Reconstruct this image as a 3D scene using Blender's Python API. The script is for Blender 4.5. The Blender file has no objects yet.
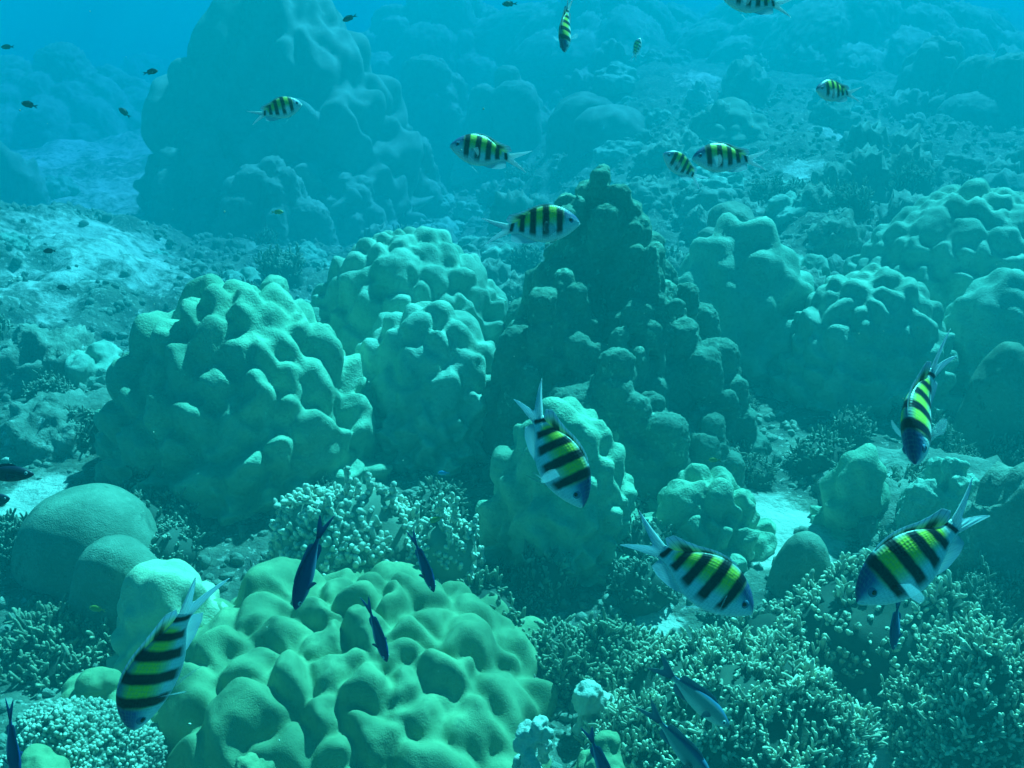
import bpy, math, random
import numpy as np
from mathutils import Matrix, Vector

sc = bpy.context.scene
C = sc.collection
PI = math.pi

# ------------------------------------------------------------------ camera
H, F, PITCH = 2.2, 930.0, math.radians(24)
cd = bpy.data.cameras.new('camera'); cam = bpy.data.objects.new('camera', cd); C.objects.link(cam)
cam.location = (0, 0, H); cam.rotation_euler = (PI / 2 - PITCH, 0, 0)
cd.angle = 2 * math.atan(512 / F); cd.clip_start = 0.05; cd.clip_end = 300
sc.camera = cam

# ------------------------------------------------------------------ sky and sun, seen through water
SUN_EL, SUN_AZ = math.radians(50), math.radians(30)      # azimuth from +Y (away from camera) towards +X
w = bpy.data.worlds.new('World'); sc.world = w; w.use_nodes = True
nt = w.node_tree; bg = nt.nodes['Background']
sky = nt.nodes.new('ShaderNodeTexSky'); sky.sky_type = 'NISHITA'; sky.sun_disc = False
sky.sun_elevation = SUN_EL; sky.sun_rotation = SUN_AZ
mx = nt.nodes.new('ShaderNodeMix'); mx.data_type = 'RGBA'; mx.blend_type = 'MULTIPLY'; mx.inputs[0].default_value = 1
mx.inputs[7].default_value = (0.02, 0.40, 0.45, 1)          # daylight filtered by the water above
nt.links.new(sky.outputs[0], mx.inputs[6]); nt.links.new(mx.outputs[2], bg.inputs[0])
bg.inputs[1].default_value = 0.05
sd = bpy.data.lights.new('sun', 'SUN'); sun = bpy.data.objects.new('sun', sd); C.objects.link(sun)
sd.energy = 5.0; sd.angle = math.radians(1); sd.color = (0.10, 1.0, 0.86)
sv = Vector((math.sin(SUN_AZ) * math.cos(SUN_EL), math.cos(SUN_AZ) * math.cos(SUN_EL), math.sin(SUN_EL)))
sun.rotation_euler = sv.to_track_quat('Z', 'Y').to_euler(); sun.location = (0, 0, 8)

vs = sc.view_settings
vs.view_transform = 'Standard'; vs.look = 'None'; vs.exposure = 2.22; vs.gamma = 1; vs.use_curve_mapping = False
cy = sc.cycles
cy.max_bounces = 6; cy.diffuse_bounces = 2; cy.glossy_bounces = 1; cy.transmission_bounces = 2
cy.volume_bounces = 2; cy.transparent_max_bounces = 8; cy.caustics_reflective = False; cy.caustics_refractive = False
cy.use_denoising = True
cy.sample_clamp_indirect = 4

# ------------------------------------------------------------------ noise
_r = np.random.RandomState(7)
_perm = np.concatenate([_r.permutation(256)] * 3)
_grad = _r.normal(size=(256, 3)); _grad /= np.linalg.norm(_grad, axis=1)[:, None]
def noise(p):
    p = np.asarray(p, float); i = np.floor(p).astype(int); f = p - i; u = f * f * f * (f * (f * 6 - 15) + 10)
    i &= 255; out = 0
    for dx in (0, 1):
        for dy in (0, 1):
            for dz in (0, 1):
                h = _perm[_perm[_perm[(i[:, 0] + dx) & 255] + ((i[:, 1] + dy) & 255)] + ((i[:, 2] + dz) & 255)]
                g = (_grad[h] * (f - (dx, dy, dz))).sum(1)
                wx = u[:, 0] if dx else 1 - u[:, 0]; wy = u[:, 1] if dy else 1 - u[:, 1]; wz = u[:, 2] if dz else 1 - u[:, 2]
                out = out + g * wx * wy * wz
    return out * 1.5
def fbm(p, oct=4, gain=0.5):
    p = np.asarray(p, float); a, s, t = 1.0, 1.0, 0
    for k in range(oct):
        t = t + a * noise(p * s + 17.3 * k); a *= gain; s *= 2.03
    return t
def sstep(a, b, x):
    t = np.clip((x - a) / (b - a), 0, 1); return t * t * (3 - 2 * t)

# ------------------------------------------------------------------ picture point -> place
cp, sp = math.cos(PITCH), math.sin(PITCH)
FWD, RGT, UPV = Vector((0, cp, -sp)), Vector((1, 0, 0)), Vector((0, sp, cp))
def ray(px, py): return FWD + RGT * ((px - 512) / F) + UPV * ((384 - py) / F)
def at(px, py, Y):
    r = ray(px, py); return Vector((0, 0, H)) + r * (Y / r.y)
def atd(px, py, d): return Vector((0, 0, H)) + ray(px, py) * d      # d = depth along the view axis

# ------------------------------------------------------------------ seabed shape
def ground_base(x, y):
    right = sstep(-1.5, 3.0, x)
    return np.clip(y - 5.2, 0, 9.0) * (-0.19 + 0.20 * right) + np.clip(y - 14.5, 0, 20) * (.01 + .03 * right) + 0.8 * np.exp(-((x + 5.6) / 1.7) ** 2 - ((y - 9.5) / 3) ** 2)
def ground_h(x, y):
    x = np.atleast_1d(np.asarray(x, float)); y = np.atleast_1d(np.asarray(y, float))
    p = np.stack([x, y, np.zeros_like(x)], 1)
    return ground_base(x, y) + 0.10 * fbm(p * 0.9, 4) * (0.6 + 1.8 * sstep(4, 8, y)) + 0.10 * sstep(5, 8, y) * np.abs(fbm(p * 2.1 + 3, 3)) + 0.025 * np.abs(fbm(p * 5 + 9, 3))
def hit(px, py):
    r = ray(px, py); a = np.linspace(1.0, 45, 3000); i = np.argmax(H + r.z / r.y * a < ground_base(r.x / r.y * a, a))
    return Vector((r.x / r.y * a[i], a[i], 0)) if i else Vector((r.x / r.y * 24, 24, 0))
def gz(x, y): return float(ground_h(x, y)[0])

# ------------------------------------------------------------------ objects
def tag(o, label=None, cat=None, group=None, kind=None):
    if label: o['label'] = label
    if cat: o['category'] = cat
    if group: o['group'] = group
    if kind: o['kind'] = kind
    return o
def empty(name, loc=(0, 0, 0)):
    o = bpy.data.objects.new(name, None); C.objects.link(o); o.location = loc; o.empty_display_size = 0.05; return o
def mesh(name, V, Fc, mats, parent=None, attrs=None, smooth=True):
    me = bpy.data.meshes.new(name); me.from_pydata(np.asarray(V).tolist(), [], [tuple(f) for f in Fc]); me.update()
    return link(name, me, mats, parent, attrs, smooth)
def link(name, me, mats, parent=None, attrs=None, smooth=True):
    if not isinstance(mats, (list, tuple)): mats = [mats]
    me.materials.clear()
    for m in mats: me.materials.append(m)
    if smooth: me.polygons.foreach_set('use_smooth', np.ones(len(me.polygons), bool))
    for k, a in (attrs or {}).items():
        a = np.asarray(a, float)
        at_ = me.attributes.new(k, 'FLOAT', 'POINT'); at_.data.foreach_set('value', a)
    o = bpy.data.objects.new(name, me); C.objects.link(o)
    if parent: o.parent = parent
    return o

class Nodes:
    def __init__(s, name):
        s.m = bpy.data.materials.new(name); s.m.use_nodes = True; s.t = s.m.node_tree; s.t.nodes.clear()
        s.out = s.n('ShaderNodeOutputMaterial')
    def n(s, t, **k):
        x = s.t.nodes.new(t)
        for a, v in k.items(): setattr(x, a, v)
        return x
    def l(s, a, b): s.t.links.new(a, b)
    def noise(s, scale, detail=4, rough=.55, vec=None):
        x = s.n('ShaderNodeTexNoise'); x.inputs['Scale'].default_value = scale; x.inputs['Detail'].default_value = detail
        x.inputs['Roughness'].default_value = rough
        if vec is not None: s.l(vec, x.inputs['Vector'])
        return x.outputs['Fac']
    def ramp(s, fac, stops, interp='LINEAR'):
        x = s.n('ShaderNodeValToRGB'); x.color_ramp.interpolation = interp; e = x.color_ramp.elements
        while len(e) < len(stops): e.new(0.5)
        for q, (p, c) in zip(e, stops):
            q.position = p; q.color = (c, c, c, 1) if not isinstance(c, (tuple, list)) else (*c, 1)
        s.l(fac, x.inputs[0]); return x.outputs[0]
    def mix(s, fac, a, b, mode='MIX'):
        x = s.n('ShaderNodeMix', data_type='RGBA', blend_type=mode)
        for v, i in ((fac, 0), (a, 6), (b, 7)):
            if isinstance(v, (int, float)): x.inputs[i].default_value = v
            elif isinstance(v, tuple): x.inputs[i].default_value = (*v, 1)
            else: s.l(v, x.inputs[i])
        return x.outputs[2]
    def math(s, op, a, b=None, clamp=False):
        x = s.n('ShaderNodeMath', operation=op, use_clamp=clamp)
        for v, i in ((a, 0), (b, 1)):
            if v is None: continue
            if isinstance(v, (int, float)): x.inputs[i].default_value = v
            else: s.l(v, x.inputs[i])
        return x.outputs[0]
    def attr(s, name): return s.n('ShaderNodeAttribute', attribute_name=name).outputs['Fac']
    def coord(s): return s.n('ShaderNodeTexCoord').outputs['Object']
    def bump(s, h, strength, dist=.01):
        x = s.n('ShaderNodeBump'); x.inputs['Strength'].default_value = strength; x.inputs['Distance'].default_value = dist
        s.l(h, x.inputs['Height']); return x.outputs[0]
    def bsdf(s, col, rough=.8, spec=.2, normal=None, link=True):
        x = s.n('ShaderNodeBsdfPrincipled'); x.inputs['Roughness'].default_value = rough
        x.inputs['Specular IOR Level'].default_value = spec
        if isinstance(col, tuple): x.inputs['Base Color'].default_value = (*col, 1)
        else: s.l(col, x.inputs['Base Color'])
        if normal is not None: s.l(normal, x.inputs['Normal'])
        if link: s.l(x.outputs[0], s.out.inputs[0])
        return x

def mat_coral(name, a, b, c, fine=160, bump=.35, patch=None, patch_at=.62):
    """living stony coral: broad mottling a-b, speckle c, polyp pitting, optional encrusting patches"""
    N = Nodes(name); v = N.coord()
    col = N.mix(N.ramp(N.noise(5, 5, .6, v), [(.35, 0.), (.65, 1.)]), a, b)
    col = N.mix(N.ramp(N.noise(38, 4, .65, v), [(.52, 0.), (.72, .55)]), col, c)
    if patch:
        col = N.mix(N.ramp(N.noise(9, 6, .68, v), [(patch_at, 0.), (patch_at + .07, 1.)]), col, patch)
    hgt = N.math('ADD', N.noise(fine, 2, .5, v), N.math('MULTIPLY', N.noise(30, 5, .6, v), 1.6))
    N.bsdf(col, .85, .12, N.bump(hgt, bump, .008)); return N.m

M = {}
M['near'] = mat_coral('lobed_coral_olive', (.16, .24, .125), (.25, .345, .18), (.11, .175, .09), 260, .3, (.09, .16, .09), .66)
M['pale'] = mat_coral('pale_coral', (.38, .46, .30), (.48, .55, .36), (.28, .36, .23))
M['mid'] = mat_coral('lobed_coral_green', (.18, .33, .22), (.28, .45, .30), (.10, .21, .15), 120, .5, (.10, .17, .12), .66)
M['mid2'] = mat_coral('lobed_coral_grey', (.19, .35, .26), (.31, .47, .36), (.11, .22, .17), 120, .5, (.10, .17, .13), .66)
M['dome'] = mat_coral('smooth_dome_coral', (.13, .20, .14), (.21, .29, .21), (.27, .34, .25), 200, .5, (.09, .14, .10), .60)
M['far'] = mat_coral('far_coral', (.14, .20, .16), (.22, .29, .23), (.10, .15, .12), 60, .6, (.32, .38, .31))
M['tower'] = mat_coral('dead_coral_tower', (.06, .12, .09), (.11, .19, .14), (.18, .29, .20), 70, .8, (.24, .38, .27), .60)
M['rock'] = mat_coral('reef_rock', (.12, .17, .13), (.2, .26, .2), (.34, .4, .32), 50, 1.0, (.5, .58, .48), .60)
M['paleknob'] = mat_coral('bleached_knob_coral', (.42, .48, .40), (.54, .60, .50), (.26, .32, .26), 160, .5)

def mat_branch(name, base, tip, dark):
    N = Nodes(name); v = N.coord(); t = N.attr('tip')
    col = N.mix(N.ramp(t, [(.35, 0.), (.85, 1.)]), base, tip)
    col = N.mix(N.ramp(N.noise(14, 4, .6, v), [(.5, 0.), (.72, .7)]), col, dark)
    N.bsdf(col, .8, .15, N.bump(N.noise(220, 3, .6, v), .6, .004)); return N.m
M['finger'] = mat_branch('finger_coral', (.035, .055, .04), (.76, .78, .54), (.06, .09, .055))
M['finger_dim'] = mat_branch('finger_coral_olive', (.045, .07, .05), (.34, .40, .26), (.05, .08, .05))
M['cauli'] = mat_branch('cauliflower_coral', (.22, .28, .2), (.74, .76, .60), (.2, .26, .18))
M['crust'] = mat_branch('crust_coral', (.12, .17, .13), (.56, .62, .48), (.36, .42, .33))
M['bush'] = mat_branch('bushy_growth', (.05, .08, .06), (.30, .38, .28), (.07, .11, .08))

def mat_ground():
    N = Nodes('seabed'); v = N.coord(); s = N.attr('sand')
    dark = N.mix(N.ramp(N.noise(6, 6, .65, v), [(.38, 0.), (.66, 1.)]), (.05, .075, .06), (.14, .18, .13))
    dark = N.mix(N.ramp(N.noise(26, 5, .7, v), [(.56, 0.), (.66, 1.)]), dark, (.38, .44, .36))
    sand = N.mix(N.noise(18, 5, .6, v), (.38, .43, .35), (.55, .59, .49))
    f = N.ramp(N.math('ADD', s, N.math('MULTIPLY', N.math('SUBTRACT', N.noise(4.5, 7, .72, v), .5), 2.4)), [(.40, 0.), (.78, 1.)])
    hgt = N.math('ADD', N.noise(35, 5, .65, v), N.math('MULTIPLY', N.noise(7, 5, .6, v), 3.0))
    N.bsdf(N.mix(f, dark, sand), .9, .1, N.bump(hgt, .8, .02)); return N.m
M['ground'] = mat_ground()

# ------------------------------------------------------------------ seabed
SAND = [  # picture points where bare sand shows, distance, radius
    (30, 200, 8, 1.0), (90, 240, 7, .8), (140, 190, 9, 1.0), (60, 290, 6, .5), (130, 270, 6.5, .6), (20, 160, 10, 1.2), (30, 135, 11.5, 1.1), (70, 150, 12.0, 1.4), (110, 190, 9.6, .6), (125, 215, 8.6, .5), (60, 225, 8.6, .35), (40, 175, 10, .5), (90, 280, 6.8, .35), (60, 310, 6.0, .22),
    (150, 150, 12.5, .9), (120, 250, 7.6, .35), (35, 500, 3.15, .12), (782, 535, 3.1, .19), (768, 515, 3.3, .14), (700, 85, 11, .35), (655, 625, 2.4, .06), (850, 750, 1.8, .09),
    (640, 30, 14, 1.2), (850, 140, 9.2, .4), (730, 30, 12.5, .8), (870, 30, 11, .6), (400, 60, 13, .9), (800, 175, 8.2, .25), (25, 430, 4.1, .13)]
def sand_at(x, yy):
    sand = np.full(len(x), .16)
    for px, py, D, r in SAND:
        p = hit(px, py); r = r * max(1, p.y / D)
        sand = np.maximum(sand, (1.8 if D < 3.5 else .78) * np.exp(-(np.hypot(x - p.x, (yy - p.y) * .7) / r) ** 2))
    return sand
def build_seabed():
    ny, nx = 420, 340
    y = -4 + np.concatenate([np.linspace(0, 4.9, 50, endpoint=False), 4.9 + np.cumsum(np.geomspace(.012, .42, ny - 50))])
    s = np.linspace(-1, 1, nx); s = np.sign(s) * (0.75 * np.abs(s) + 0.25 * np.abs(s) ** 3)
    Y, S = np.meshgrid(y, s, indexing='ij'); X = S * (np.maximum(Y, 0) * 0.95 + 3.2)
    x, yy = X.ravel(), Y.ravel(); z = ground_h(x, yy)
    far = sstep(4, 7, yy)
    z = z + 0.05 * far * fbm(np.stack([x, yy, z * 0], 1) * 2.6 + 5, 4)
    sand = sand_at(x, yy)
    idx = np.arange(ny * nx).reshape(ny, nx)
    q = np.stack([idx[:-1, :-1], idx[:-1, 1:], idx[1:, 1:], idx[1:, :-1]], -1).reshape(-1, 4)
    o = mesh('seabed', np.stack([x, yy, z], 1), q, M['ground'], attrs={'sand': sand}); o['kind'] = 'structure'
    return float(y[-1])
YMAX = build_seabed()

# the water itself: an even blue-green veil round camera and reef
def build_water():
    N = Nodes('sea_water'); v = N.n('ShaderNodeVolumePrincipled')
    v.inputs['Color'].default_value = (0.0, 0.255, 0.285, 1); v.inputs['Density'].default_value = 0.098
    v.inputs['Absorption Color'].default_value = (0.0, 0.0, 0.26, 1)
    v.inputs['Anisotropy'].default_value = 0.15
    N.l(v.outputs[0], N.out.inputs['Volume'])
    X, y0, y1, z0, z1 = 60, -8, YMAX + 4, -4.0, 3.1
    V = [(x, y, z) for z in (z0, z1) for x, y in ((-X, y0), (X, y0), (X, y1), (-X, y1))]
    Fc = [(3, 2, 1, 0), (4, 5, 6, 7), (0, 1, 5, 4), (1, 2, 6, 5), (2, 3, 7, 6), (3, 0, 4, 7)]
    o = mesh('haze', V, Fc, N.m, smooth=False); o['kind'] = 'stuff'; o.display_type = 'BOUNDS'
build_water()

def build_ripple_gobo():
    # unseen sheet added overhead: a painted net dapples the sun like surface ripples
    N = Nodes('ripple_gobo_net'); v = N.coord()
    nz = N.n('ShaderNodeTexNoise'); nz.inputs['Scale'].default_value = 1.6; nz.inputs['Detail'].default_value = 3; N.l(v, nz.inputs['Vector'])
    wv = N.n('ShaderNodeMix', data_type='VECTOR'); wv.inputs[0].default_value = .22; N.l(v, wv.inputs[4]); N.l(nz.outputs['Color'], wv.inputs[5])
    vo = N.n('ShaderNodeTexVoronoi', feature='DISTANCE_TO_EDGE'); vo.inputs['Scale'].default_value = 3.4; N.l(wv.outputs[1], vo.inputs['Vector'])
    big = N.ramp(N.noise(.7, 3, .5, v), [(.35, .72), (.65, 1.)])
    t = N.math('MULTIPLY', N.ramp(vo.outputs['Distance'], [(0., 1.), (.10, .80), (.3, .60)]), big)
    tr = N.n('ShaderNodeBsdfTransparent'); N.l(t, tr.inputs[0]); N.l(tr.outputs[0], N.out.inputs[0])
    n = 60; xs = np.linspace(-60, 60, n); ys = np.linspace(-10, 70, n); X, Y = np.meshgrid(xs, ys); Z = 3.4 + .03 * noise(np.stack([X, Y, X * 0], -1).reshape(-1, 3) * .31)
    idx = np.arange(n * n).reshape(n, n); q = np.stack([idx[:-1, :-1], idx[:-1, 1:], idx[1:, 1:], idx[1:, :-1]], -1).reshape(-1, 4)
    o = mesh('ripple_gobo', np.stack([X.ravel(), Y.ravel(), Z], 1), q, N.m); o['kind'] = 'structure'
build_ripple_gobo()

# ------------------------------------------------------------------ coral builders
def _ico(sub):
    import bmesh
    bm = bmesh.new(); bmesh.ops.create_icosphere(bm, subdivisions=sub, radius=1)
    V = np.array([v.co[:] for v in bm.verts]); Fc = np.array([[v.index for v in f.verts] for f in bm.faces]); bm.free(); return V, Fc
ICO = {k: _ico(k) for k in (1, 2, 3, 4, 5)}

def fuse(blobs, voxel, smooth_it, warp=0., warp_scale=6., rough=0., rough_scale=25., seed=0, smooth_f=.5):
    """blobs: list of (V,F) closed shells -> one fused skin"""
    Vs, Fs, n = [], [], 0
    for V, Fc in blobs: Vs.append(V); Fs.append(Fc + n); n += len(V)
    V = np.concatenate(Vs); Fc = np.concatenate(Fs)
    me = bpy.data.meshes.new('tmp'); me.vertices.add(len(V)); me.vertices.foreach_set('co', V.astype(np.float32).ravel())
    me.loops.add(Fc.size); me.loops.foreach_set('vertex_index', Fc.ravel().astype(np.int32))
    me.polygons.add(len(Fc)); me.polygons.foreach_set('loop_start', (np.arange(len(Fc)) * 3).astype(np.int32)); me.update(calc_edges=True)
    o = bpy.data.objects.new('tmp', me); C.objects.link(o)
    m = o.modifiers.new('r', 'REMESH'); m.mode = 'VOXEL'; m.voxel_size = voxel
    if smooth_it:
        s = o.modifiers.new('s', 'SMOOTH'); s.factor = smooth_f; s.iterations = smooth_it
    dg = bpy.context.evaluated_depsgraph_get()
    out = bpy.data.meshes.new_from_object(o.evaluated_get(dg))
    bpy.data.objects.remove(o); bpy.data.meshes.remove(me)
    nv = len(out.vertices); co = np.empty(nv * 3, np.float32); out.vertices.foreach_get('co', co); co = co.reshape(-1, 3).astype(float)
    if warp or rough:
        nr = np.empty(nv * 3, np.float32); out.vertices.foreach_get('normal', nr); nr = nr.reshape(-1, 3)
        off = seed * 3.17
        d = warp * fbm(co * warp_scale + off, 2) + (rough * fbm(co * rough_scale + off + 50, 4, .6) if rough else 0)
        co = co + nr * d[:, None]
        out.vertices.foreach_set('co', co.astype(np.float32).ravel()); out.update()
    return out

def capsule(p, r, L, rng, squash=(1, 1, 1), lean=(0, 0), sub=2, box=2.0):
    V, Fc = ICO[sub]
    if box > 2: V = V * ((np.abs(V) ** box).sum(1) ** (-1 / box))[:, None]
    V = V * squash
    a = rng.uniform(0, 2 * PI); ca, sa = math.cos(a), math.sin(a)
    V = np.stack([V[:, 0] * ca - V[:, 1] * sa, V[:, 0] * sa + V[:, 1] * ca, V[:, 2]], 1) * r
    low = V[:, 2] < 0
    V = V + np.where(low, 1, 0)[:, None] * np.array([lean[0], lean[1], -L])
    return V + p, Fc

def dome_shell(rx, ry, h, e=2.4, sub=4):
    V, Fc = ICO[sub]
    s = (np.abs(V[:, 0] / rx) ** e + np.abs(V[:, 1] / ry) ** e + np.abs(V[:, 2] / h) ** e) ** (-1 / e)
    return V * s[:, None], Fc

def lobes_on(rx, ry, h, lobe, rng, e=2.4, tall=1.0, bulge=.55, spread=1.25, zmin=0.0, jitter=.35, n=6000, centre=(0, 0, 0), box=2.25):
    """columns with rounded tops packed over a dome"""
    out = []; pts = np.empty((0, 4))
    d = rng.normal(size=(n, 3)); d /= np.linalg.norm(d, axis=1)[:, None]; d = d[d[:, 2] > -.15]
    s = (np.abs(d[:, 0] / rx) ** e + np.abs(d[:, 1] / ry) ** e + np.abs(d[:, 2] / h) ** e) ** (-1 / e)
    P = d * s[:, None]
    Nn = np.sign(P) * np.abs(P / np.array([rx, ry, h])) ** (e - 1) / np.array([rx, ry, h]); Nn /= np.linalg.norm(Nn, axis=1)[:, None]
    for p, nn in zip(P, Nn):
        if p[2] < zmin * h: continue
        r = lobe * math.exp(rng.uniform(-jitter, jitter) * 1.25) * (1.15 if nn[2] > .6 else 1)
        if len(pts) and (np.linalg.norm(pts[:, :3] - p, axis=1) < spread * .5 * (r + pts[:, 3])).any(): continue
        pts = np.vstack([pts, [*p, r]])
        L = min(max(0, p[2]), tall * r * rng.uniform(1.6, 3.0))
        c = p - nn * r * (1 - bulge * rng.uniform(.75, 1.2)) + np.array([0, 0, r * .35 * (1 - nn[2])])
        out.append(capsule(c + np.array(centre), r, L, rng, (rng.uniform(.95, 1.35), rng.uniform(.75, 1.05), rng.uniform(.75, 1.0)), (nn[0] * L * .10, nn[1] * L * .10), 3, box))
    return out

def place(px, y_top, w_px, Y, ry=.9):
    """picture centre/top/width at ground distance Y -> x, ground z, radius, height"""
    p = at(px, y_top, Y); x = p.x
    zt = p.z; depth = (Y * cp + (H - zt * .6) * sp)
    rx = .5 * w_px * depth / F
    g = gz(x, Y)
    phi = math.atan2(H - .6 * zt, Y); h0 = max(.05, zt - g); s2 = (h0 * math.cos(phi)) ** 2 - (rx * ry * math.sin(phi)) ** 2
    return x, g, rx, max(h0 * .45, math.sqrt(max(s2, 0)) / math.cos(phi))

def coral(px, y_top, w_px, Y, label, lobe=.1, mat='mid', seed=1, ry=1.0, e=2.4, tall=1.0, bulge=.55, spread=1.25, warp=.012, rough=.0, smooth=6,
          name='lobed_coral', cat='coral', group=None, voxel=None, extra=None, jitter=.35, sink=.12, zmin=0., box=2.25, flare=.2):
    rng = np.random.RandomState(seed)
    x, g, rx, h = place(px, y_top, w_px, Y, ry)
    h = max(h, .08)
    voxel = voxel or max(.006, Y * .0026)
    pr = lobe * (bulge + .3); core = (rx - pr, rx * ry - pr, h + sink - pr); inset = lobe * .5
    core = tuple(max(c, .35 * rx, inset * 1.5) for c in core)
    blobs = [dome_shell(*[c - inset for c in core], e)]
    if lobe > 0: blobs += lobes_on(*core, lobe, rng, e, tall, min(1.1, bulge + .38), spread * 1.42, zmin, jitter, box=box)
    for (ox, oy, oz, r, L) in (extra or []): blobs.append(capsule(np.array([ox, oy, oz]), r, L, rng, (1, .9, .9), sub=3))
    me = fuse(blobs, voxel, smooth, warp, 1.1 / lobe if lobe > 0 else 3.0, rough, 26, seed)
    if lobe > 0 and flare:
        nv = len(me.vertices); co = np.empty(nv * 3, np.float32); me.vertices.foreach_get('co', co); co = co.reshape(-1, 3)
        k = 1 + flare * (.55 - np.clip(co[:, 2] / h, 0, 1)); co[:, 0] *= k; co[:, 1] *= k; me.vertices.foreach_set('co', co.ravel()); me.update()
    o = link(name, me, M[mat]); o.location = (x, Y, g - sink)
    return tag(o, label, cat, group)

def draped(px, y_top, w_px, Y, label, lobe=.1, vary=.5, soft=4, mat='mid', seed=1, ry=.9, e=2.2, sub=6, amp=.55, drape=.6, sink=.12, name='lobed_coral', cat='coral', groove=.22, flare=.12):
    """a broad dome tightly packed with draping pillow lobes split by narrow grooves"""
    rng = np.random.RandomState(seed)
    x, g, rx, h = place(px, y_top, w_px, Y, ry); h = max(h, .1)
    if sub not in ICO: ICO[sub] = _ico(sub)
    A = lobe * amp
    V, Fc = dome_shell(rx - A, rx * ry - A, h + sink - A, e, sub)
    dims = np.array([rx - A, rx * ry - A, h + sink - A])
    Nn = np.sign(V) * np.abs(V / dims) ** (e - 1) / dims; Nn /= np.linalg.norm(Nn, axis=1)[:, None]
    # seeds: darts thrown on the dome in the stretched space the lobes are measured in
    S = np.array([1, 1, drape]); o3 = seed * 7.7
    W = V * S + lobe * .5 * np.stack([noise(V * (1.3 / lobe) + o3 + 31 * k) for k in range(3)], 1)
    seeds = []; rad = []
    for i in rng.permutation(len(V))[:6000]:
        p = W[i]; r = lobe * math.exp(rng.uniform(-vary, vary))
        if seeds and (np.linalg.norm(np.array(seeds) - p, axis=1) < .78 * (r + np.array(rad))).any(): continue
        seeds.append(p); rad.append(r)
    seeds, rad = np.array(seeds), np.array(rad); lift = rng.uniform(-.5, .5, len(seeds))
    F1 = np.empty(len(V)); F2 = np.empty(len(V)); I = np.empty(len(V), int)
    for a in range(0, len(V), 20000):
        d = np.linalg.norm(W[a:a + 20000, None] - seeds[None], axis=2) - .5 * rad[None]
        k = np.argpartition(d, 1, axis=1)[:, :2]; q = np.take_along_axis(d, k, 1); sw = q[:, 0] > q[:, 1]
        F1[a:a + 20000] = q.min(1); F2[a:a + 20000] = q.max(1); I[a:a + 20000] = np.where(sw, k[:, 1], k[:, 0])
    gap = (F2 - F1) / lobe
    pil = 1 - np.exp(-gap / groove * .8)                       # steep at the groove, flat on the pillow
    pil = .38 * pil + .62 * np.sqrt(np.clip(1 - np.clip(1 - gap / 1.6, 0, 1) ** 2, 0, 1))
    rel = np.clip((W[:, 2] - seeds[I, 2]) / rad[I], -1.2, 1.2)
    side = 1 - np.clip(Nn[:, 2], 0, 1)
    disp = A * (pil * (1 + .55 * lift[I] + .75 * rel * side) + .25 * fbm(V * (.8 / lobe) + o3, 2))
    D = Nn + np.array([0, 0, .35]) * pil[:, None]; D /= np.linalg.norm(D, axis=1)[:, None]
    V = V + D * disp[:, None] * 1.25
    # a few rounds of smoothing so the pillows meet softly
    E = np.concatenate([Fc[:, [0, 1]], Fc[:, [1, 2]], Fc[:, [2, 0]]]); cnt = np.bincount(E.ravel(), minlength=len(V))
    for _ in range(2 if sub < 7 else soft):
        acc = np.zeros_like(V)
        for c in range(3): acc[:, c] = np.bincount(E[:, 0], V[E[:, 1], c], len(V)) + np.bincount(E[:, 1], V[E[:, 0], c], len(V))
        V = V * .5 + .5 * acc / cnt[:, None]
    V = V + Nn * (.004 * fbm(V * 22 + o3, 3))[:, None]
    k = 1 + flare * (.55 - np.clip(V[:, 2] / h, 0, 1)); V[:, 0] *= k; V[:, 1] *= k
    o = mesh(name, V, Fc, M[mat]); o.location = (x, Y, g - sink)
    return tag(o, label, cat)

# ------------------------------------------------------------------ branching colonies
def tubes(paths, sides=6):
    """paths: (points, radii, tipvalue) -> V,F,tip"""
    Vs, Fs, Ts, n = [], [], [], 0
    ang = np.arange(sides) / sides * 2 * PI; cs, sn = np.cos(ang), np.sin(ang)
    for P, R, T in paths:
        P = np.asarray(P, float); k = len(P)
        d = np.gradient(P, axis=0); d /= np.linalg.norm(d, axis=1)[:, None] + 1e-9
        ref = np.array([1., 0, 0]) if abs(d[0, 0]) < .8 else np.array([0, 1., 0])
        a = np.cross(d, ref); a /= np.linalg.norm(a, axis=1)[:, None]; b = np.cross(d, a)
        ring = P[:, None, :] + np.asarray(R)[:, None, None] * (cs[None, :, None] * a[:, None, :] + sn[None, :, None] * b[:, None, :])
        Vs.append(ring.reshape(-1, 3)); Vs.append((P[-1] + d[-1] * R[-1] * .6)[None])
        Ts.append(np.repeat(T, sides)); Ts.append([T[-1]])
        for i in range(k - 1):
            for j in range(sides):
                q = (j + 1) % sides; Fs.append((n + i * sides + j, n + i * sides + q, n + (i + 1) * sides + q, n + (i + 1) * sides + j))
        top = n + (k - 1) * sides
        for j in range(sides): Fs.append((top + j, top + (j + 1) % sides, n + k * sides))
        n += k * sides + 1
    return np.concatenate(Vs), Fs, np.concatenate(Ts)

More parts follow.
